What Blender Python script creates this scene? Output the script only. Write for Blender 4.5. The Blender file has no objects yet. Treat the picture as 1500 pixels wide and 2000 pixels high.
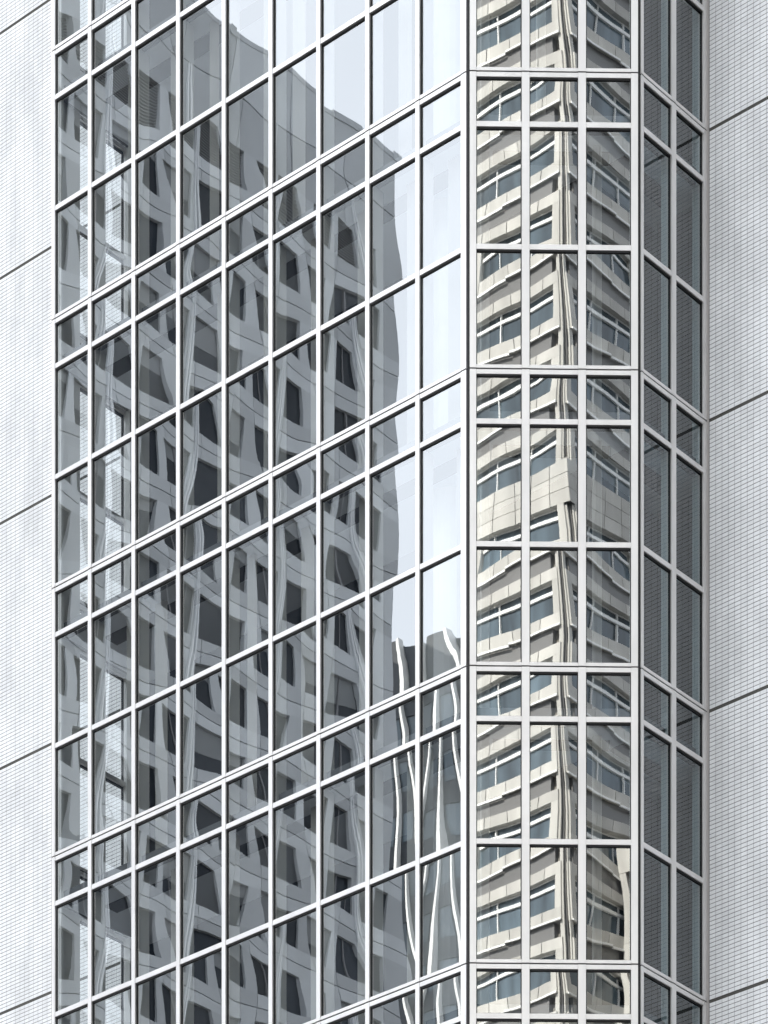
import bpy, math, random
import numpy as np
from mathutils import Vector

random.seed(7)
R = math.radians
C = bpy.context.scene.collection
sc = bpy.context.scene

# ---------------------------------------------------------------- camera, light, exposure
CAM_Z = 1.6
F_PX = 7183.0
cam_d = bpy.data.cameras.new('camera')
cam_d.sensor_fit = 'HORIZONTAL'
cam_d.sensor_width = 36.0
cam_d.lens = 36.0 * F_PX / 1500.0
cam_d.shift_y = 4170.0 / 1500.0
cam_d.clip_start = 0.5
cam_d.clip_end = 6000
cam = bpy.data.objects.new('camera', cam_d)
C.objects.link(cam)
cam.location = (0, 0, CAM_Z)
cam.rotation_euler = (R(90), 0, 0)
sc.camera = cam

SUN_DIR = Vector((-0.67, 0.742, 0)).normalized()
SUN_EL = R(42)
world = bpy.data.worlds.new('World')
sc.world = world
world.use_nodes = True
wn = world.node_tree
wn.nodes.clear()
w_out = wn.nodes.new('ShaderNodeOutputWorld')
w_bg = wn.nodes.new('ShaderNodeBackground')
sky = wn.nodes.new('ShaderNodeTexSky')
sky.sky_type = 'NISHITA'
sky.sun_disc = False
sky.sun_elevation = SUN_EL
sky.sun_rotation = math.atan2(SUN_DIR.x, SUN_DIR.y)
sky.air_density = 1.0
sky.dust_density = 3.0
sky.ozone_density = 1.2
# thin white veil of high cloud over the blue
veil = wn.nodes.new('ShaderNodeMix'); veil.data_type = 'RGBA'
veil.inputs[0].default_value = 0.62
veil.inputs[7].default_value = (8.5, 8.8, 9.2, 1)
wn.links.new(sky.outputs[0], veil.inputs[6])
tc = wn.nodes.new('ShaderNodeTexCoord')
cn = wn.nodes.new('ShaderNodeTexNoise'); cn.inputs['Scale'].default_value = 2.2; cn.inputs['Detail'].default_value = 4
cm = wn.nodes.new('ShaderNodeMapRange'); cm.inputs[1].default_value = .35; cm.inputs[2].default_value = .65
cm.inputs[3].default_value = .58; cm.inputs[4].default_value = .86
wn.links.new(tc.outputs['Generated'], cn.inputs[0]); wn.links.new(cn.outputs[0], cm.inputs[0]); wn.links.new(cm.outputs[0], veil.inputs[0])
wn.links.new(veil.outputs[2], w_bg.inputs[0])
w_bg.inputs[1].default_value = 0.12
wn.links.new(w_bg.outputs[0], w_out.inputs[0])

sun_d = bpy.data.lights.new('sun', 'SUN')
sun_d.energy = 5.0
sun_d.angle = R(0.53)
sun_d.color = (1.0, 0.955, 0.88)
sun = bpy.data.objects.new('sun', sun_d)
C.objects.link(sun)
sv = Vector((SUN_DIR.x * math.cos(SUN_EL), SUN_DIR.y * math.cos(SUN_EL), math.sin(SUN_EL)))
sun.rotation_euler = sv.to_track_quat('Z', 'Y').to_euler()
sun.location = (0, 0, 90)

sc.view_settings.view_transform = 'Standard'
sc.view_settings.look = 'None'
sc.view_settings.exposure = 1.5
sc.view_settings.gamma = 1.0
sc.view_settings.use_curve_mapping = False
sc.render.engine = 'CYCLES'
sc.cycles.max_bounces = 12
sc.cycles.glossy_bounces = 6
sc.cycles.diffuse_bounces = 5
sc.cycles.transparent_max_bounces = 24
sc.cycles.sample_clamp_indirect = 8
sc.cycles.use_denoising = True
sc.cycles.caustics_reflective = False

# ---------------------------------------------------------------- plan axes
H = 4.0                              # storey height of the glass bay
DL = Vector((-0.7530, 0.6580, 0)).normalized()
DR = Vector((0.6580, 0.7530, 0)).normalized()
Z = Vector((0, 0, 1))
C1 = Vector((1.14, 49.5, 0))
C2 = Vector((3.43, 49.54, 0))
J0 = 0.25                            # z of joint k is J0 + k*H


class Frame:
    def __init__(s, O, U, V, name=''):
        s.O, s.U, s.V, s.name = Vector(O), Vector(U).normalized(), Vector(V).normalized(), name
        s.flip = s.U.cross(s.V).z < 0

    def p(s, u, v, z):
        return s.O + s.U * u + s.V * v + Z * z


def mirrored(F, O, n):
    n = Vector(n).normalized()
    o = F.O - 2 * (F.O - O).dot(n) * n
    u = F.U - 2 * F.U.dot(n) * n
    v = F.V - 2 * F.V.dot(n) * n
    return Frame(o, u, v, F.name + 'm')


BOXF = [(0, 3, 2, 1), (4, 5, 6, 7), (0, 1, 5, 4), (1, 2, 6, 5), (2, 3, 7, 6), (3, 0, 4, 7)]


class MB:
    """collects shapes, then links them as one mesh object"""
    def __init__(s):
        s.v, s.f, s.m = [], [], []

    def box(s, F, u0, u1, v0, v1, z0, z1, mi=0):
        b = len(s.v)
        for z in (z0, z1):
            for (u, v) in ((u0, v0), (u1, v0), (u1, v1), (u0, v1)):
                s.v.append(F.p(u, v, z))
        for q in BOXF:
            q = tuple(b + i for i in q)
            s.f.append(q[::-1] if F.flip else q)
            s.m.append(mi)
        return s

    def prism(s, pts, z0, z1, mi=0):
        """vertical prism over a plan polygon given counter-clockwise"""
        b = len(s.v); n = len(pts)
        for z in (z0, z1):
            for p in pts:
                s.v.append(Vector((p[0], p[1], z)))
        s.f.append(tuple(b + i for i in range(n))[::-1]); s.m.append(mi)
        s.f.append(tuple(b + n + i for i in range(n))); s.m.append(mi)
        for i in range(n):
            j = (i + 1) % n
            s.f.append((b + i, b + j, b + n + j, b + n + i)); s.m.append(mi)
        return s

    def cyl(s, c, r, z0, z1, n=20, mi=0):
        return s.prism([(c[0] + r * math.cos(2 * math.pi * i / n), c[1] + r * math.sin(2 * math.pi * i / n)) for i in range(n)], z0, z1, mi)

    def mesh(s, name, mats, origin):
        me = bpy.data.meshes.new(name)
        me.from_pydata([tuple(Vector(v) - origin) for v in s.v], [], s.f)
        for m in (mats if isinstance(mats, (list, tuple)) else [mats]):
            me.materials.append(m)
        if any(s.m):
            me.polygons.foreach_set('material_index', s.m)
        me.update()
        return me

    def centre(s):
        a = np.array([tuple(v) for v in s.v])
        return Vector(((a.min(0) + a.max(0)) / 2).tolist())

    def build(s, name, mats, parent=None, origin=None):
        o = origin if origin is not None else s.centre()
        ob = bpy.data.objects.new(name, s.mesh(name, mats, o))
        C.objects.link(ob)
        place(ob, o, parent)
        return ob


def wloc(o):
    l = Vector(o.location)
    while o.parent:
        o = o.parent
        l += o.location
    return l


def place(ob, loc, parent):
    if parent is not None:
        ob.parent = parent
        ob.location = Vector(loc) - wloc(parent)
    else:
        ob.location = loc


CACHE = {}


def bar(name, F, u0, u1, v0, v1, z0, z1, mat, parent):
    """a box part; alike pieces share one mesh"""
    key = (name, F.name, round(u1 - u0, 3), round(v0, 3), round(v1, 3), round(z1 - z0, 3), mat.name)
    c = F.p((u0 + u1) / 2, (v0 + v1) / 2, (z0 + z1) / 2)
    if key not in CACHE:
        CACHE[key] = MB().box(F, u0, u1, v0, v1, z0, z1).mesh(name, mat, c)
    ob = bpy.data.objects.new(name, CACHE[key])
    C.objects.link(ob)
    place(ob, c, parent)
    return ob


def thing(name, loc, label, cat, group=None):
    o = bpy.data.objects.new(name, None)
    C.objects.link(o)
    o.location = loc
    o['label'] = label
    o['category'] = cat
    if group:
        o['group'] = group
    return o


# ---------------------------------------------------------------- materials
def nt(name):
    m = bpy.data.materials.new(name)
    m.use_nodes = True
    t = m.node_tree
    return m, t, t.nodes, t.links, t.nodes['Principled BSDF']


def plain(name, col, rough=0.5, metal=0.0, spec=0.5, var=0.0, vscale=3.0, bump=0.0, stretch=None, island=0.0):
    m, t, n, l, b = nt(name)
    b.inputs['Roughness'].default_value = rough
    b.inputs['Metallic'].default_value = metal
    b.inputs['Specular IOR Level'].default_value = spec
    b.inputs['Base Color'].default_value = (*col, 1)
    src = None
    if var or bump:
        geo = n.new('ShaderNodeNewGeometry')
        mp = n.new('ShaderNodeMapping')
        if stretch:
            mp.inputs['Scale'].default_value = stretch
        l.new(geo.outputs['Position'], mp.inputs[0])
        no = n.new('ShaderNodeTexNoise')
        no.inputs['Scale'].default_value = vscale
        no.inputs['Detail'].default_value = 5
        l.new(mp.outputs[0], no.inputs[0])
        if var:
            mr = n.new('ShaderNodeMapRange')
            mr.inputs[1].default_value = 0.3
            mr.inputs[2].default_value = 0.7
            mr.inputs[3].default_value = 1 - var
            mr.inputs[4].default_value = 1 + var * 0.6
            l.new(no.outputs[0], mr.inputs[0])
            src = mr.outputs[0]
        if bump:
            bp = n.new('ShaderNodeBump')
            bp.inputs['Strength'].default_value = bump
            bp.inputs['Distance'].default_value = 0.01
            l.new(no.outputs[0], bp.inputs['Height'])
            l.new(bp.outputs[0], b.inputs['Normal'])
    if island:
        geo2 = n.new('ShaderNodeNewGeometry')
        oi = n.new('ShaderNodeObjectInfo')
        ad = n.new('ShaderNodeMath'); ad.operation = 'ADD'
        l.new(geo2.outputs['Random Per Island'], ad.inputs[0]); l.new(oi.outputs['Random'], ad.inputs[1])
        fr = n.new('ShaderNodeMath'); fr.operation = 'FRACT'
        l.new(ad.outputs[0], fr.inputs[0])
        mr2 = n.new('ShaderNodeMapRange')
        mr2.inputs[3].default_value = 1 - island
        mr2.inputs[4].default_value = 1 + island * 0.4
        l.new(fr.outputs[0], mr2.inputs[0])
        if src is None:
            src = mr2.outputs[0]
        else:
            mu = n.new('ShaderNodeMath'); mu.operation = 'MULTIPLY'
            l.new(src, mu.inputs[0]); l.new(mr2.outputs[0], mu.inputs[1])
            src = mu.outputs[0]
    if src is not None:
        mx = n.new('ShaderNodeVectorMath'); mx.operation = 'SCALE'
        mx.inputs[0].default_value = col
        l.new(src, mx.inputs['Scale'])
        l.new(mx.outputs[0], b.inputs['Base Color'])
    return m


def glass(name, r0, tint, rough=0.0):
    """coated pane: mirror share rising towards grazing, the rest passes through"""
    m = bpy.data.materials.new(name)
    m.use_nodes = True
    t = m.node_tree; n = t.nodes; l = t.links
    n.clear()
    out = n.new('ShaderNodeOutputMaterial')
    lw = n.new('ShaderNodeLayerWeight'); lw.inputs[0].default_value = 0.5
    pw = n.new('ShaderNodeMath'); pw.operation = 'POWER'; pw.inputs[1].default_value = 4.0
    l.new(lw.outputs['Facing'], pw.inputs[0])
    ma = n.new('ShaderNodeMath'); ma.operation = 'MULTIPLY_ADD'
    ma.inputs[1].default_value = 1 - r0; ma.inputs[2].default_value = r0
    l.new(pw.outputs[0], ma.inputs[0])
    tr = n.new('ShaderNodeBsdfTransparent'); tr.inputs[0].default_value = (*tint, 1)
    gl = n.new('ShaderNodeBsdfGlossy'); gl.inputs['Roughness'].default_value = rough
    gl.inputs['Color'].default_value = (0.955, 0.985, 1.0, 1)
    mx = n.new('ShaderNodeMixShader')
    l.new(ma.outputs[0], mx.inputs[0]); l.new(tr.outputs[0], mx.inputs[1]); l.new(gl.outputs[0], mx.inputs[2])
    l.new(mx.outputs[0], out.inputs[0])
    return m


def clear(name, tint):
    m = bpy.data.materials.new(name)
    m.use_nodes = True
    n = m.node_tree.nodes
    n.clear()
    out = n.new('ShaderNodeOutputMaterial')
    tr = n.new('ShaderNodeBsdfTransparent'); tr.inputs[0].default_value = (*tint, 1)
    m.node_tree.links.new(tr.outputs[0], out.inputs[0])
    return m


M_FRAME = plain('satin_aluminium', (0.83, 0.815, 0.80), rough=0.34, metal=0.42, var=0.08, vscale=1.4, stretch=(3, 3, .6))
M_GASKET = plain('black_rubber', (0.012, 0.012, 0.013), rough=0.6)
M_BLACK = plain('dark_joint', (0.02, 0.018, 0.02), rough=0.7)
M_TILE = plain('white_glazed_tile', (0.86, 0.865, 0.875), rough=0.28, var=0.13, vscale=1.6, stretch=(1.6, 1.6, .5), island=0.05)
M_GROUT = plain('grey_grout', (0.15, 0.153, 0.157), rough=0.9)
M_SEAL = plain('olive_sealant', (0.075, 0.072, 0.06), rough=0.8, var=0.2, vscale=5)
M_GLASS = glass('coated_glass', 0.31, (0.98, 1.0, 1.0))
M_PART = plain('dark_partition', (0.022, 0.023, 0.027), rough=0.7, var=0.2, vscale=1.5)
M_GLASS_R = glass('clear_glass', 0.08, (0.98, 0.99, 1.0))
M_GLASS_T = glass('slate_tinted_glass', 0.115, (0.50, 0.60, 0.64))  # right return only: dark tint stands in for shade behind the panes
M_CLEAR = clear('glass_back', (0.985, 0.995, 0.99))
M_CEIL = plain('office_ceiling', (0.66, 0.69, 0.74), rough=0.8, var=0.05, vscale=.6)
M_SLOT = plain('dark_ceiling_slot', (0.05, 0.05, 0.055), rough=0.6)
M_CARPET = plain('carpet', (0.12, 0.12, 0.13), rough=0.95, var=0.1)
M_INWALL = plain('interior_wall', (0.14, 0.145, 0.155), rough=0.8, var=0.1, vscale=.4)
M_INFIN = plain('interior_fin', (0.66, 0.67, 0.66), rough=0.5)
M_BLIND = plain('blind_fabric', (0.50, 0.50, 0.49), rough=0.85)
M_COLUMN = plain('plaster_column', (0.66, 0.67, 0.68), rough=0.7, var=0.06)
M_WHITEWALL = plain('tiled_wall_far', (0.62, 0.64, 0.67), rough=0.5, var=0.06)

# ---------------------------------------------------------------- the setting
g = MB()
GF = Frame((0, 0, 0), (1, 0, 0), (0, 1, 0), 'ground')
g.box(GF, -2500, 2500, -2500, 2500, -1.0, 0.0)
M_ASPH = plain('asphalt', (0.05, 0.05, 0.052), rough=0.9, var=0.2, vscale=.8)
M_PAVE = plain('concrete_paving', (0.20, 0.195, 0.19), rough=0.85, var=0.12, vscale=1.2)
M_GRD = plain('city_ground', (0.12, 0.118, 0.115), rough=0.9, var=0.2, vscale=.3)
M_LINE = plain('road_paint', (0.78, 0.78, 0.76), rough=0.7, var=0.1)
o = g.build('ground', M_GRD, origin=Vector((0, 0, 0))); o['kind'] = 'structure'
RF = Frame(C1 - DR * 14, DL, DR, 'road')
o = MB().box(RF, -400, 400, -18, 0, 0.004, 0.012).build('road', M_ASPH); o['kind'] = 'structure'
mb = MB()
for k in range(-60, 60):
    mb.box(RF, k * 6, k * 6 + 3, -9.07, -8.93, 0.016, 0.020)
o = mb.build('road_marking', M_LINE); o['kind'] = 'structure'
mb = MB(); mb.box(RF, -400, 400, 0.0, 0.2, 0.0, 0.14); mb.box(RF, -400, 400, -18.2, -18.0, 0.0, 0.14)
o = mb.build('kerb', M_PAVE); o['kind'] = 'structure'

# ---------------------------------------------------------------- the glass bay tower
base = C1.copy()
tower = thing('glass_tower', base, 'white tiled office tower with a chamfered glass bay of mirrored panes in white frames', 'building')

FL = Frame(C1, DL, -DR, 'left')                    # left face, u runs away from the corner
UC = (C2 - C1).normalized()
FC = Frame(C1, UC, Vector((UC.y, -UC.x, 0)), 'chamfer')
FR = Frame(C2, DR, -DL, 'right')                   # right return
LW = (C2 - C1).length
WALL_B = (C2 - C1).dot(DR) + 1.51                  # depth of the tile wall plane behind the left face
A_R = (C2 - C1).dot(DL)                            # along DL, negative
LEN_L = 8.06
FB = Frame(C1 + DL * LEN_L, DR, DL, 'return')      # hidden left return
K0, K1 = 5, 12                                     # storeys built pane by pane
KTOP = 17

# column boundaries (centre lines of mullions; the ends are edge posts)
col_L = [0.0] + [0.876 + 0.910 * k for k in range(8)] + [LEN_L]
col_C = [0.0, 0.765, 1.525, LW]
col_R = [0.0, 0.745, 1.51]
col_B = [0.0, 0.90, 1.51]
POST = {'left': (0.105, 0.075), 'chamfer': (0.100, 0.105), 'right': (0.06, 0.085), 'return': (0.06, 0.06)}
HALF = {'left': 0.036, 'chamfer': 0.052, 'right': 0.047, 'return': 0.047}

# heights of the bars below a joint at 0 (one storey)
BARS = [(-0.070, -0.010), (-0.742, -0.672), (-2.392, -2.322), (-3.990, -3.945)]
GLZ = [(-0.672, -0.070), (-2.322, -0.742), (-3.945, -2.392)]


def project(p):
    d = p.y
    return 750 + F_PX * p.x / d, 5170 - F_PX * (p.z - CAM_Z) / d


def seen(F, u0, u1, z0, z1, pad=40):
    xs, ys = [], []
    for u in (u0, u1):
        for z in (z0, z1):
            x, y = project(F.p(u, 0, z)); xs.append(x); ys.append(y)
    return max(xs) > -pad and min(xs) < 1500 + pad and max(ys) > -pad and min(ys) < 2000 + pad


def pane_mesh(F, u0, u1, z0, z1, mats, amp=1.0):
    """a glass pane whose face is slightly bowed and twisted; closed at the back"""
    NU, NV = 6, 8
    W, Hh = (u1 - u0) / 2, (z1 - z0) / 2
    c = F.p((u0 + u1) / 2, 0, (z0 + z1) / 2)
    rg = random.gauss
    bow = amp * (0.00006 + 0.00010 * random.random())
    sag = amp * (0.00055 + 0.00045 * random.random()) * min(1.0, Hh / .7)
    tk = 3.2 if F is FC else 2.6
    tu, tz = amp * tk * rg(0, 0.00040), amp * tk * rg(0, 0.00045)
    tw = amp * rg(0, 0.00016) * min(1.0, Hh / .7)
    s2 = amp * rg(0, 0.00042) * min(1.0, Hh / .7)
    s3 = amp * rg(0, 0.00016) * min(1.0, Hh / .7)
    cu = amp * rg(0, 0.00022)
    verts, faces, mi = [], [], []
    for j in range(NV + 1):
        z = -1 + 2 * j / NV
        for i in range(NU + 1):
            x = -1 + 2 * i / NU
            h = -bow * (1 - x * x) * (1 - z * z) * 1.6 + tu * x * W + tz * z * Hh + tw * x * z
            h += s2 * x * z * z + s3 * x * math.sin(3.0 * z + 1.0) + cu * x * x * x * 0.5 - sag * z * x * x
            p = F.p((u0 + u1) / 2 + x * W, h, (z0 + z1) / 2 + z * Hh) - c
            verts.append(tuple(p))
    for j in range(NV):
        for i in range(NU):
            a = j * (NU + 1) + i
            q = (a, a + 1, a + NU + 2, a + NU + 1)
            faces.append(q if F.flip else q[::-1]); mi.append(0)
    b = len(verts)
    for (x, z) in ((-1, -1), (1, -1), (1, 1), (-1, 1)):
        verts.append(tuple(F.p((u0 + u1) / 2 + x * W, -0.012, (z0 + z1) / 2 + z * Hh) - c))
    q = (b, b + 1, b + 2, b + 3)
    faces.append(q[::-1] if F.flip else q); mi.append(1)
    me = bpy.data.meshes.new('pane')
    me.from_pydata(verts, [], faces)
    for m in mats:
        me.materials.append(m)
    me.polygons.foreach_set('material_index', mi)
    me.polygons.foreach_set('use_smooth', [k == 0 for k in mi])
    me.update()
    return me, c


rest = MB()          # frames of the storeys that the photograph does not show
rest_glass = MB()
GA = 0.013           # rubber gasket width
for F, cols in ((FL, col_L), (FC, col_C), (FR, col_R), (FB, col_B)):
    nm = F.name
    pl, pr = POST[nm]; hf = HALF[nm]
    gm = M_GLASS if nm in ('left', 'chamfer') else (M_GLASS_T if nm == 'right' else M_GLASS_R)
    n = len(cols)
    # edges of each vertical member
    mem = []
    for i, u in enumerate(cols):
        if i == 0:
            mem.append((u + 0.012, u + pl))
        elif i == n - 1:
            mem.append((u - pr, u - 0.012))
        else:
            mem.append((u - hf, u + hf))
    for k in range(0, KTOP):
        zj = J0 + k * H + H              # the joint above this storey
        detail = K0 <= k < K1
        for i, (a, b) in enumerate(mem):
            z0, z1 = zj - H + 0.010, zj - 0.010
            if detail and (seen(F, a, b, z0, z1) or nm == 'return'):
                bar('mullion', F, a, b, -0.060, 0.042, z0, z1, M_FRAME, tower)
            else:
                rest.box(F, a, b, -0.060, 0.042, z0, z1)
        for i in range(n - 1):
            u0, u1 = mem[i][1], mem[i + 1][0]
            for (b0, b1) in BARS:
                z0, z1 = zj + b0, zj + b1
                if detail and (seen(F, u0, u1, z0, z1) or nm == 'return'):
                    bar('transom', F, u0 + .002, u1 - .002, -0.055, 0.036, z0, z1, M_FRAME, tower)
                else:
                    rest.box(F, u0 + .002, u1 - .002, -0.055, 0.036, z0, z1)
            for (g0, g1) in GLZ:
                z0, z1 = zj + g0 + .001, zj + g1 - .001
                if detail and (seen(F, u0, u1, z0, z1) or nm == 'return'):
                    amp = {'left': 0.62 if u0 > 1.8 else 0.45, 'chamfer': 0.25, 'right': 0.4, 'return': 0.2}[nm]
                    me, c = pane_mesh(F, u0 + .004, u1 - .004, z0, z1, [gm, M_CLEAR], amp)
                    po = bpy.data.objects.new('pane', me)
                    C.objects.link(po)
                    place(po, c, tower)
                    # black rubber gasket ring round the pane
                    key = ('gasket', nm, round(u1 - u0, 3), round(z1 - z0, 3))
                    if key not in CACHE:
                        gb = MB()
                        e = .0015
                        gb.box(F, u0 + e, u0 + GA, -0.02, 0.016, z0, z1)
                        gb.box(F, u1 - GA, u1 - e, -0.02, 0.016, z0, z1)
                        gb.box(F, u0 + GA, u1 - GA, -0.02, 0.016, z0, z0 + GA * .8)
                        gb.box(F, u0 + GA, u1 - GA, -0.02, 0.022, z1 - GA * 1.5, z1)
                        CACHE[key] = gb.mesh('gasket', M_GASKET, c)
                    go = bpy.data.objects.new('gasket', CACHE[key])
                    C.objects.link(go)
                    place(go, c, po)
                else:
                    rest_glass.box(F, u0 + .004, u1 - .004, -0.012, 0.0, z0, z1)
    # dark backing strip in the open joints, vertical corner joints
    for k in range(0, KTOP + 1):
        zj = J0 + k * H
        bar('storey_joint', F, 0.014, cols[-1] - 0.014, -0.05, 0.020, zj - 0.0095, zj + 0.0095, M_BLACK, tower)
    # deep light fins inside the glass, one behind each vertical member
    for i, (a, b) in enumerate(mem):
        if nm == 'left':
            d = 0.20; w = 0.03
            if i == n - 1:
                d = 0.42
        else:
            d = 0.10; w = 0.025
        m_ = (a + b) / 2
        bar('interior_fin', F, m_ - w, m_ + w, -0.062 - d, -0.062, J0 + 0.1, J0 + KTOP * H - .1, M_INFIN, tower)
o = rest.build('window_frames', M_FRAME, tower); o['kind'] = 'stuff'
o = rest_glass.build('window_glass', M_GLASS, tower); o['kind'] = 'stuff'
# corner joint cores (dark) between the faces
for (c, nm) in ((C1, 'a'), (C2, 'b'), (C1 + DL * LEN_L, 'c')):
    MB().cyl((c.x, c.y), 0.026, J0, J0 + KTOP * H, 10).build('corner_joint', M_BLACK, tower)


# interior: floor slabs with ceilings, back wall
def plan(inset):
    a = C1 - DL * 0 + DR * inset * 1.0 - DL * inset * 0.4
    p = [FL.p(inset * .45, -inset, 0), FC.p(LW - inset * .45, -inset, 0), FR.p(1.55, -inset, 0)]
    p += [C1 + DL * A_R + DR * 7.0, C1 + DL * (LEN_L - inset) + DR * 7.0, C1 + DL * (LEN_L - inset) + DR * inset]
    p[0] = FL.p(inset * .45, -inset, 0)
    return [(q.x, q.y) for q in p]


pl0 = plan(0.10)
IF = Frame(C1, DL, DR, 'inside')
slabs = MB(); ceil = MB(); slot = MB(); carpet = MB()
for k in range(1, KTOP + 1):
    zj = J0 + k * H
    slabs.prism(pl0, zj - 0.71, zj - 0.49)
    ceil.prism(plan(0.16), zj - 0.722, zj - 0.714)
    carpet.prism(plan(0.16), zj - 0.486, zj - 0.478)
    for F, L, s0, s1 in ((FL, LEN_L - .6, 0.35, 0), (FC, LW - .35, 0.35, 0), (FR, 1.5, 0.3, 0)):
        slot.box(F, s0, L, -0.74, -0.47, zj - 0.735, zj - 0.724)
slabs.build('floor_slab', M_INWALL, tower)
ceil.build('ceiling', M_CEIL, tower)
slot.build('curtain_slot', M_SLOT, tower)
carpet.build('carpet', M_CARPET, tower)
mb = MB()
mb.box(IF, A_R, LEN_L, 6.6, 6.9, 0, J0 + KTOP * H)
mb.box(IF, LEN_L - .15, LEN_L - .02, 1.56, 6.6, 0, J0 + KTOP * H)
mb.build('core_wall', M_INWALL, tower)
MB().box(IF, A_R + .02, -0.7, 3.3, 3.5, 0, J0 + KTOP * H).build('back_partition', M_PART, tower)  # dark wall added to keep the interior behind the right return dim
# ceiling light panels are unlit; round columns, blinds folded at the mullions
mb = MB()
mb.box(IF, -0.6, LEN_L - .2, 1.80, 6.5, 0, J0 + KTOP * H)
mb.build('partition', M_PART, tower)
for a_, b_ in ((1.35, 1.2),):
    q = IF.p(a_, b_, 0)
    MB().cyl((q.x, q.y), 0.36, 0, J0 + KTOP * H, 28).build('column', M_COLUMN, tower)


def blind(F, u, spread, nsl, z0, z1, v=-0.36):
    key = ('blind', F.name, spread, nsl, round(z1 - z0, 3))
    c = F.p(u, v, (z0 + z1) / 2)
    if key not in CACHE:
        b = MB()
        for q in range(nsl):
            uc = u + spread * (q / (nsl - 1) - .5)
            d = (F.U * 0.35 + F.V * 0.93).normalized()
            SF = Frame(F.p(uc, v, 0), d, Vector((-d.y, d.x, 0)), 's')
            b.box(SF, -0.035, 0.035, -0.0015, 0.0015, z0, z1)
        CACHE[key] = b.mesh('blind', M_BLIND, c)
    ob = bpy.data.objects.new('blind', CACHE[key])
    C.objects.link(ob)
    place(ob, c, tower)


for k in range(K0, K1):
    zj = J0 + (k + 1) * H
    for F, cols in ((FL, col_L), (FC, col_C), (FR, col_R)):
        for i in range(len(cols) - 1):
            r_ = random.random()
            w_ = cols[i + 1] - cols[i]
            if F is FL:
                if i == 8:
                    continue
                if r_ < .55:
                    blind(F, cols[i] + w_ * random.choice((.45, .62, .8)), random.choice((.10, .16)), 6, zj - H - .46, zj - .73)
            elif F is FC:
                if i == 0 or r_ < .3:
                    blind(F, cols[i] + w_ * .3, .10, 6, zj - H - .46, zj - .73)
            else:
                blind(F, cols[i] + w_ * .55, .16, 5, zj - H - .46, zj - .73)

# ---------------------------------------------------------------- white tiled walls
WF = Frame(C1 + DR * WALL_B, DL, -DR, 'wall')       # v>0 faces the street
ZT = J0 + KTOP * H
mb = MB()
mb.box(WF, -26.0, A_R - 0.03, -0.40, -0.004, 0, ZT)         # backing, right
mb.box(WF, LEN_L + 0.0, LEN_L + 22, -0.40, -0.004, 0, ZT)   # backing, left
mb.build('wall_backing', M_GROUT, tower)
mb = MB()
mb.box(FB, 1.56, WALL_B + 0.01, -0.02, 0.02, 0, ZT)
mb.build('return_wall', M_WHITEWALL, tower)
TW, TH = 0.106, (H - 0.040) / 66
GU, GZ = 0.0060, 0.0100
tiles = []
for side in (0, 1):
    u_start = A_R - 0.075 if side == 0 else LEN_L + 0.045
    ncol = 46 if side == 0 else 42
    sgn = -1 if side == 0 else 1
    for k in range(K0, K1):
        z0 = J0 + k * H + 0.020
        for r in range(66):
            zc = z0 + TH * (r + .5)
            for c_ in range(ncol):
                uc = u_start + sgn * (c_ + .5) * TW
                p = WF.p(uc, 0, zc)
                x, y = project(p)
                vis = -6 < x < 1506 and -6 < y < 2006
                # the tiles behind the glass bay do not show directly
                if side == 1 and x > 106:
                    vis = False
                tiles.append((0 if vis else 1, p.y, uc, zc))
tiles.sort()
T_IND = tiles[:300]
T_REST = tiles[300:]
hu, hz = (TW - GU) / 2, (TH - GZ) / 2
tm = None
for (_, _, uc, zc) in T_IND:
    ob = bar('tile', WF, uc - hu, uc + hu, -0.004, 0.0, zc - hz, zc + hz, M_TILE, tower)
    if random.random() < .5:
        ob.rotation_euler = (random.gauss(0, .001), random.gauss(0, .001), random.gauss(0, .001))
arr = np.array([(t[2], t[3]) for t in T_REST])
n = len(arr)
rng = np.random.default_rng(3)
U = np.array(tuple(WF.U)); V = np.array(tuple(WF.V)); Oo = np.array(tuple(WF.O))
verts = np.zeros((n, 8, 3))
tilt = rng.normal(0, 0.00006, (n, 4))
for ci, (su, szz) in enumerate(((-1, -1), (1, -1), (1, 1), (-1, 1))):
    uu = arr[:, 0] + su * hu
    zz = arr[:, 1] + szz * hz
    front = Oo + uu[:, None] * U + (tilt[:, ci])[:, None] * V
    front[:, 2] += zz
    back = Oo + uu[:, None] * U - 0.004 * V
    back[:, 2] += zz
    verts[:, ci] = front
    verts[:, 4 + ci] = back
org = np.array(tuple(WF.p(0, 0, 32)))
vv = (verts.reshape(-1, 3) - org)
fq = np.array([(0, 1, 2, 3), (0, 4, 5, 1), (1, 5, 6, 2), (2, 6, 7, 3), (3, 7, 4, 0)])
if not WF.flip:
    fq = fq[:, ::-1]
faces = (np.arange(n)[:, None, None] * 8 + fq[None]).reshape(-1, 4)
me = bpy.data.meshes.new('tiles')
me.vertices.add(len(vv)); me.vertices.foreach_set('co', vv.ravel())
me.loops.add(faces.size); me.loops.foreach_set('vertex_index', faces.ravel())
me.polygons.add(len(faces)); me.polygons.foreach_set('loop_start', np.arange(0, faces.size, 4))
me.polygons.foreach_set('loop_total', np.full(len(faces), 4))
me.update(calc_edges=True); me.validate()
me.polygons.foreach_set('use_smooth', np.zeros(len(me.polygons), dtype=bool))
me.materials.append(M_TILE)
ob = bpy.data.objects.new('tile_field', me); C.objects.link(ob)
place(ob, Vector(org.tolist()), tower); ob['kind'] = 'stuff'
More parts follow.
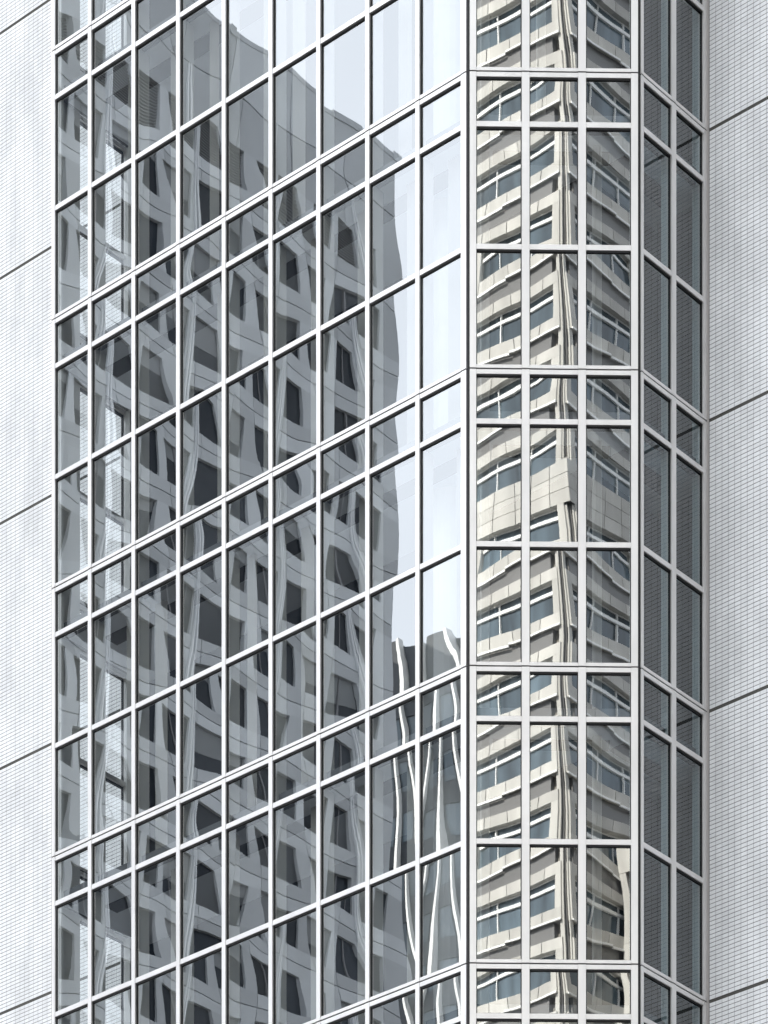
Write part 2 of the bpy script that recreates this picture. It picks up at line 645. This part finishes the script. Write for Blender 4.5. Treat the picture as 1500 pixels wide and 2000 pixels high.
# plain wall beyond the modelled tiles
mb = MB()
for (a0, a1, zz0, zz1) in ((-26, A_R - .075, 0, J0 + K0 * H), (-26, A_R - .075, J0 + K1 * H, ZT), (-26, A_R - .075 - 46 * TW - .01, J0 + K0 * H, J0 + K1 * H),
                           (LEN_L + .045, LEN_L + 22, 0, J0 + K0 * H), (LEN_L + .045, LEN_L + 22, J0 + K1 * H, ZT), (LEN_L + .055 + 42 * TW, LEN_L + 22, J0 + K0 * H, J0 + K1 * H)):
    mb.box(WF, a0, a1, -0.0035, 0.0, zz0, zz1)
mb.build('plain_wall', M_WHITEWALL, tower)
# recessed movement joints with sealant, one at each storey
for k in range(K0, K1 + 1):
    zj = J0 + k * H
    for (a0, a1) in ((A_R - .075 - 46 * TW, A_R - .06), (LEN_L + .045, LEN_L + .045 + 42 * TW)):
        bar('wall_joint', WF, a0, a1, -0.0035, -0.001, zj - 0.0195, zj - 0.004, M_SEAL, tower)
        bar('wall_joint', WF, a0, a1, -0.0035, -0.001, zj + 0.004, zj + 0.0195, M_SEAL, tower)
# edge trims where glass meets tile
bar('edge_trim', WF, A_R - 0.070, A_R - 0.034, -0.02, 0.012, 0.0, ZT, plain('grey_trim', (0.40, 0.38, 0.37), rough=.5), tower)
# building body behind
mb = MB()
mb.box(IF, -26, LEN_L + 22, 7.2, 30, 0, ZT - .3)
mb.box(IF, -26.0, -25.6, WALL_B + .42, 7.2, 0, ZT - .3)
mb.box(IF, LEN_L + 21.6, LEN_L + 22.0, WALL_B + .42, 7.2, 0, ZT - .3)
mb.build('rear_body', M_WHITEWALL, tower)
mb = MB(); mb.box(IF, -26.0, LEN_L + 22, WALL_B - .0, 30, ZT, ZT + .5)
mb.prism(plan(-0.04), ZT + .01, ZT + .45)
mb.build('roof', M_WHITEWALL, tower)

# ---------------------------------------------------------------- buildings across the street (seen in the glass)
M_CONC = plain('grey_concrete_panel', (0.52, 0.545, 0.57), rough=0.7, var=0.14, vscale=.35, stretch=(1, 1, .35), island=.24)
M_RIB = plain('pale_metal_rib', (0.72, 0.74, 0.76), rough=0.4)
M_CONC_D = plain('recessed_concrete_joint', (0.20, 0.20, 0.21), rough=0.9)
M_WIN = plain('dark_window_glass', (0.012, 0.018, 0.028), rough=0.08, spec=0.09, island=.5)
M_SHADE = plain('window_blind_grey', (0.16, 0.17, 0.18), rough=0.6)
M_WFR = plain('window_frame_metal', (0.12, 0.12, 0.13), rough=0.4)
M_LOUVRE = plain('louvre_metal', (0.10, 0.105, 0.11), rough=0.5)

# grey concrete office block, mirrored in the left face
GV = Frame((0.57 + .1, 190, 0), -DR, -DL, 'grey')
GFm = mirrored(GV, C1, DR)
grey = thing('concrete_office_block', GFm.p(0, 0, 0), 'grey concrete panel office block with rows of square windows, mirrored in the left glass face', 'building')
GH = 130.4
GLEN, GW = 44.0, 2.0
FH = 3.3
mb = MB(); mb.box(GFm, 0.2, GLEN, -20, -0.55, 0, GH - .5)
mb.build('core', M_CONC_D, grey)
span = MB(); pier = MB()
ztop = GH - 5.6
rows = []
zz = ztop
while zz > 6:
    rows.append(zz)
    zz -= FH
ncols = int((GLEN - 2.0) / GW)


def wsize(i):
    return (1.3, 1.95) if i < 6 else (1.45, 2.15)

# parapet blank panels
for i in range(0, 11):
    u0, u1 = i * 4.0, min(GLEN, i * 4.0 + 4.0) - .05
    span.box(GFm, u0, u1, -0.5, 0.0, ztop + 2.4, GH - .25)
    span.box(GFm, u0, u1, -0.5, 0.0, ztop + .0, ztop + 2.34)
    span.box(GFm, u0 + .1, u0 + .6, -0.6, 0.05, GH - .30, GH + .1)
span.box(GFm, 0, GLEN, -0.7, 0.02, GH - .24, GH)
for zt in rows:
    for i in range(ncols + 1):
        u0 = 1.4 + i * GW - .7 if i else 0.0
        u1 = 1.4 + (i + 1) * GW - .7
        hs = FH - wsize(i)[1]
        for (s0, s1) in ((zt - FH, zt - FH + hs * .46), (zt - FH + hs * .46 + .05, zt - FH + hs)):
            span.box(GFm, u0, min(u1, GLEN) - .03, -0.5, 0.0, s0, s1)
        # pier left of each window
        pu0 = 0.0 if i == 0 else 1.4 + (i - 1) * GW + wsize(i - 1)[0]
        pu1 = 1.4 + i * GW
        pier.box(GFm, pu0, min(pu1, GLEN), -0.5, -0.002, zt - FH + min(FH - wsize(i)[1], FH - wsize(max(i - 1, 0))[1]) + .001, zt)
for q in range(8):
    ur = 2.98 + q * 3 * GW
    if ur < GLEN - 1:
        for d_ in (0.0, 0.16):
            bar('rib', GFm, ur + d_, ur + d_ + .07, 0.003, 0.10, 6, ztop + 2.3, M_RIB, grey)
span.build('spandrel', M_CONC, grey)
pier.build('pier', M_CONC, grey)
cnt = 0
wrest = MB()
for ri, zt in enumerate(rows):
    for i in range(ncols):
        u0, u1 = 1.4 + i * GW, 1.4 + i * GW + wsize(i)[0]
        wh = wsize(i)[1]
        if ri == 0:
            lv = MB()
            for q in range(14):
                lv.box(GFm, u0, u1, -0.30, -0.15, zt - 1.95 + q * .138, zt - 1.95 + q * .138 + .06)
            lv.build('louvre', M_LOUVRE, grey)
        elif ri < 20 and i < 15:
            w = bar('window', GFm, u0, u1, -0.22, -0.16, zt - wh, zt, M_WIN, grey)
            if random.random() < .3:
                hb = random.choice((.5, .8, 1.3))
                bar('window_blind', GFm, u0 + .05, u1 - .05, -0.162, -0.14, zt - hb, zt, M_SHADE, w)
            if i % 3 == 1:
                bar('window_bar', GFm, (u0 + u1) / 2 - .03, (u0 + u1) / 2 + .03, -0.16, -0.10, zt - wh, zt, M_WFR, w)
        else:
            wrest.box(GFm, u0, u1, -0.22, -0.16, zt - wh, zt)
o = wrest.build('window_field', M_WIN, grey); o['kind'] = 'stuff'
# rooftop plant frame
mb = MB()
for i in range(6):
    mb.box(GFm, 17 + i * 2.4, 17.18 + i * 2.4, -3.1, -2.9, GH - .4, GH + 3.4)
mb.box(GFm, 17, 29.2, -3.1, -2.9, GH + 3.4, GH + 3.6)
mb.box(GFm, 17, 29.2, -3.1, -2.9, GH + 1.6, GH + 1.75)
mb.build('roof_frame', M_CONC_D, grey)

# dark tower with white vertical fins
M_SLATE = plain('slate_cladding', (0.032, 0.040, 0.050), rough=0.45, var=0.12, vscale=.3)
M_FINW = plain('white_fin', (0.88, 0.88, 0.86), rough=0.5)
M_WIN2 = plain('blue_window_glass', (0.10, 0.145, 0.175), rough=0.05, spec=0.7, island=.5)
Q = Vector((2.53, 260, 0))
SV = Frame(Q - DL * 7, DL, -DR, 'striped')
SFm = mirrored(SV, C1, DR)
strp = thing('finned_tower', SFm.p(0, 0, 0), 'dark slate tower striped with white vertical fins, mirrored low in the left glass face', 'building')
SH = 143.0
mb = MB(); mb.box(SFm, 0, 30, -22, 0, 0, SH - 1.0); mb.build('body', M_SLATE, strp)
SP = 1.65
for i in range(19):
    hh = SH + (0.5 if i % 2 else 0.0)
    pts = [SFm.p(i * SP + a, b, 0) for a, b in ((0.04, 0.0), (0.04, 0.34), (0.36, 0.19), (0.36, 0.0))]
    if SFm.flip:
        pts = pts[::-1]
    fb = MB().prism([(p.x, p.y) for p in pts], 0, hh)
    fb.build('fin', M_FINW, strp)
    bar('roof_panel', SFm, i * SP + .42, i * SP + SP - .04, -0.5, 0.12, SH - 3.4, hh - .02, M_SLATE, strp)
zr = SH - 6.4
r = 0
led = MB(); sw = MB()
while zr > 20:
    for i in range(18):
        if r < 16:
            bar('window', SFm, i * SP + .62, i * SP + SP - .12, -0.02, 0.03, zr, zr + 2.0, M_WIN2, strp)
        else:
            sw.box(SFm, i * SP + .62, i * SP + SP - .12, -0.02, 0.03, zr, zr + 2.0)
        led.box(SFm, i * SP + .42, i * SP + SP - .04, 0.0, 0.10, zr + 2.05, zr + 2.16)
    zr -= 3.6
    r += 1
o = sw.build('window_field', M_WIN2, strp); o['kind'] = 'stuff'
led.build('ledge', M_SLATE, strp)

# unseen dark block added on the right to keep sky light off the bay's return
dark = thing('dark_office_block', IF.p(-50, 10, 0), 'unseen dark slate block added right of the street to shade the return face of the bay', 'building')
mb = MB(); mb.box(IF, -64, -36, -22, 34, 0, 118); mb.box(IF, -66, -44, -36, -22.1, 0, 140); mb.build('body', M_SLATE, dark)
for q in range(28):
    bar('window_band', IF, -36.0, -35.9, -21, 33, 5 + q * 4.0, 7.2 + q * 4.0, M_WIN, dark)

slate = thing('slate_office_block', (52, -52, 0), 'unseen slate block added behind the camera, right of the stone tower, to shade the return face', 'building')  # added out of view, cuts the light reaching the right return
SB = Frame((52, -52, 0), (1, 0, 0), (0, 1, 0), 'slateblock')
MB().box(SB, -27, 30, -38, 26, 0, 105).build('body', M_SLATE, slate)
for q in range(25):
    bar('window_band', SB, -27.1, -27.0, -37, 25, 5 + q * 4.0, 7.2 + q * 4.0, M_WIN, slate)

# beige stone tower, mirrored in the chamfer
M_STONE = plain('beige_stone', (0.56, 0.545, 0.505), rough=0.75, var=0.18, vscale=.35, stretch=(3, 3, .35), island=.14)
M_STONE_J = plain('stone_joint', (0.27, 0.25, 0.22), rough=0.9)
M_BANDG = plain('grey_louvre_band', (0.20, 0.195, 0.19), rough=0.35, var=0.1, vscale=.4, island=.12)
M_TRW = plain('white_transom', (0.86, 0.86, 0.84), rough=0.5)
M_WIN3 = plain('office_window_glass', (0.095, 0.13, 0.155), rough=0.05, spec=0.8, var=0.75, vscale=.45, stretch=(2.2, 2.2, .22), island=.3)
NC = Vector((UC.y, -UC.x, 0))
K = Vector((9.7, 197, 0))
BL = mirrored(Frame(K, DL, -DR, 'bl'), C1, NC)
BR = mirrored(Frame(K, DR, -DL, 'br'), C1, NC)
beige = thing('stone_tower', BL.p(0, 0, 0), 'beige stone corner tower with ribbon windows and white transoms, mirrored in the chamfer', 'building')
BHt = 176.7
mb = MB()
mb.box(BL, 0.85, 40, -30, -0.45, 0, BHt - .5)
mb.build('core', M_STONE_J, beige)
stone = MB(); band = MB(); tw_ = MB(); winb = MB(); mul = MB()
LENS = {'bl': 30.0, 'br': 30.0}
zt = BHt
row = 0
while zt > 40:
    for F in (BL, BR):
        nm = F.name[:2]
        E = 0.75                                   # notch at the corner
        L = LENS[nm]
        solid = abs(zt - 120.7) < .1
        bands = [(zt - 2.45, zt - 1.80), (zt - 4.0, zt - 3.40)]
        if solid:
            bands = [(zt - 2.5, zt - 1.80), (zt - 3.27, zt - 2.53), (zt - 4.0, zt - 3.30)]
        for (b0, b1) in bands:
            u = 0.02 if solid else E - .35
            while u < L:
                stone.box(F, u, min(u + 1.16, L), -0.5, 0.0, b0, b1)
                u += 1.2
        if not solid:
            band.box(F, E + .2, L, -0.4, -0.14, zt - 3.40, zt - 2.45)
        # window bays between stone piers
        u = E + .0
        stone.box(F, u - .35, u + .05, -0.5, -0.005, zt - 1.8, zt)
        u += .05
        while u < L - 1:
            w = 5.6
            u1 = min(u + w, L)
            if 90 < zt < 150 and u < 12:
                bar('window', F, u, u1, -0.42, -0.35, zt - 1.8, zt, M_WIN3, beige)
            else:
                winb.box(F, u, u1, -0.42, -0.35, zt - 1.8, zt)
            tw_.box(F, u, u1, -0.35, -0.24, zt - .60, zt - .42)
            tw_.box(F, u, u1, -0.35, -0.30, zt - .05, zt)
            tw_.box(F, u, u1, -0.35, -0.2, zt - 1.8, zt - 1.75)
            q = u + 2.0
            while q < u1 - .2:
                tw_.box(F, q - .025, q + .025, -0.34, -0.24, zt - 1.74, zt - .63)
                tw_.box(F, q - .025, q + .025, -0.34, -0.24, zt - .39, zt - .06)
                q += 2.05
            stone.box(F, u1, min(u1 + .75, L), -0.5, -0.005, zt - 1.8, zt)
            u = u1 + .75
        # white drip ledge under the stone band
        if not solid:
            tw_.box(F, E - .35, 4.2, 0.0, 0.06, zt - 2.5, zt - 2.40)
            tw_.box(F, 4.22, L, 0.0, 0.06, zt - 2.62, zt - 2.50)
    zt -= 4.0
    row += 1
stone.build('stone_panels', M_STONE, beige)
band.build('louvre_band', M_BANDG, beige)
tw_.build('window_bars', M_TRW, beige)
winb.build('far_windows', M_WIN3, beige)
# corner tubes in the notch
for F in (BL, BR):
    for (a, b, mt_) in ((0.10, 0.17, M_STONE), (0.27, 0.31, M_BANDG)):
        bar('corner_rib', F, a, b, -0.55, -0.30, 40, BHt, mt_, beige)
mb = MB(); mb.box(BL, 0.34, 1.2, -1.2, -0.56, 40, BHt); mb.build('corner_glass', M_WIN3, beige)
mb = MB()
mb.box(BL, 0.3, 34, -28, 0.1, BHt + .02, BHt + 1.5); mb.build('roof', M_STONE, beige)
# unseen base of the stone tower, enlarged to bounce sunlight onto the chamfer
mb = MB(); mb.box(BL, -2, 70, -60, 4, 0, 39.9); mb.box(BL, -2, 70, -60, 4, 40, 76); mb.build('podium', M_STONE, beige)
# lower wing that steps out beside the shaded face
WV = mirrored(Frame(K + DR * 4.9, -DL, -DR, 'wing'), C1, NC)
mb = MB(); jn = MB()
jn.box(WV, 0.1, 14, -14, -0.35, 0, 100)
zz = 100.4
while zz > 40:
    mb.box(WV, 0, 14, -0.5, 0.0, zz - 1.9, zz)
    mb.box(WV, 0, 0.5, -0.5, 0.0, zz - 4.0, zz - 1.93)
    mb.box(WV, 1.3, 1.9, -0.5, 0.0, zz - 4.0, zz - 1.93)
    zz -= 4.0
wing = mb.build('wing', M_STONE, beige)
jn.build('wing_core', M_BANDG, beige)
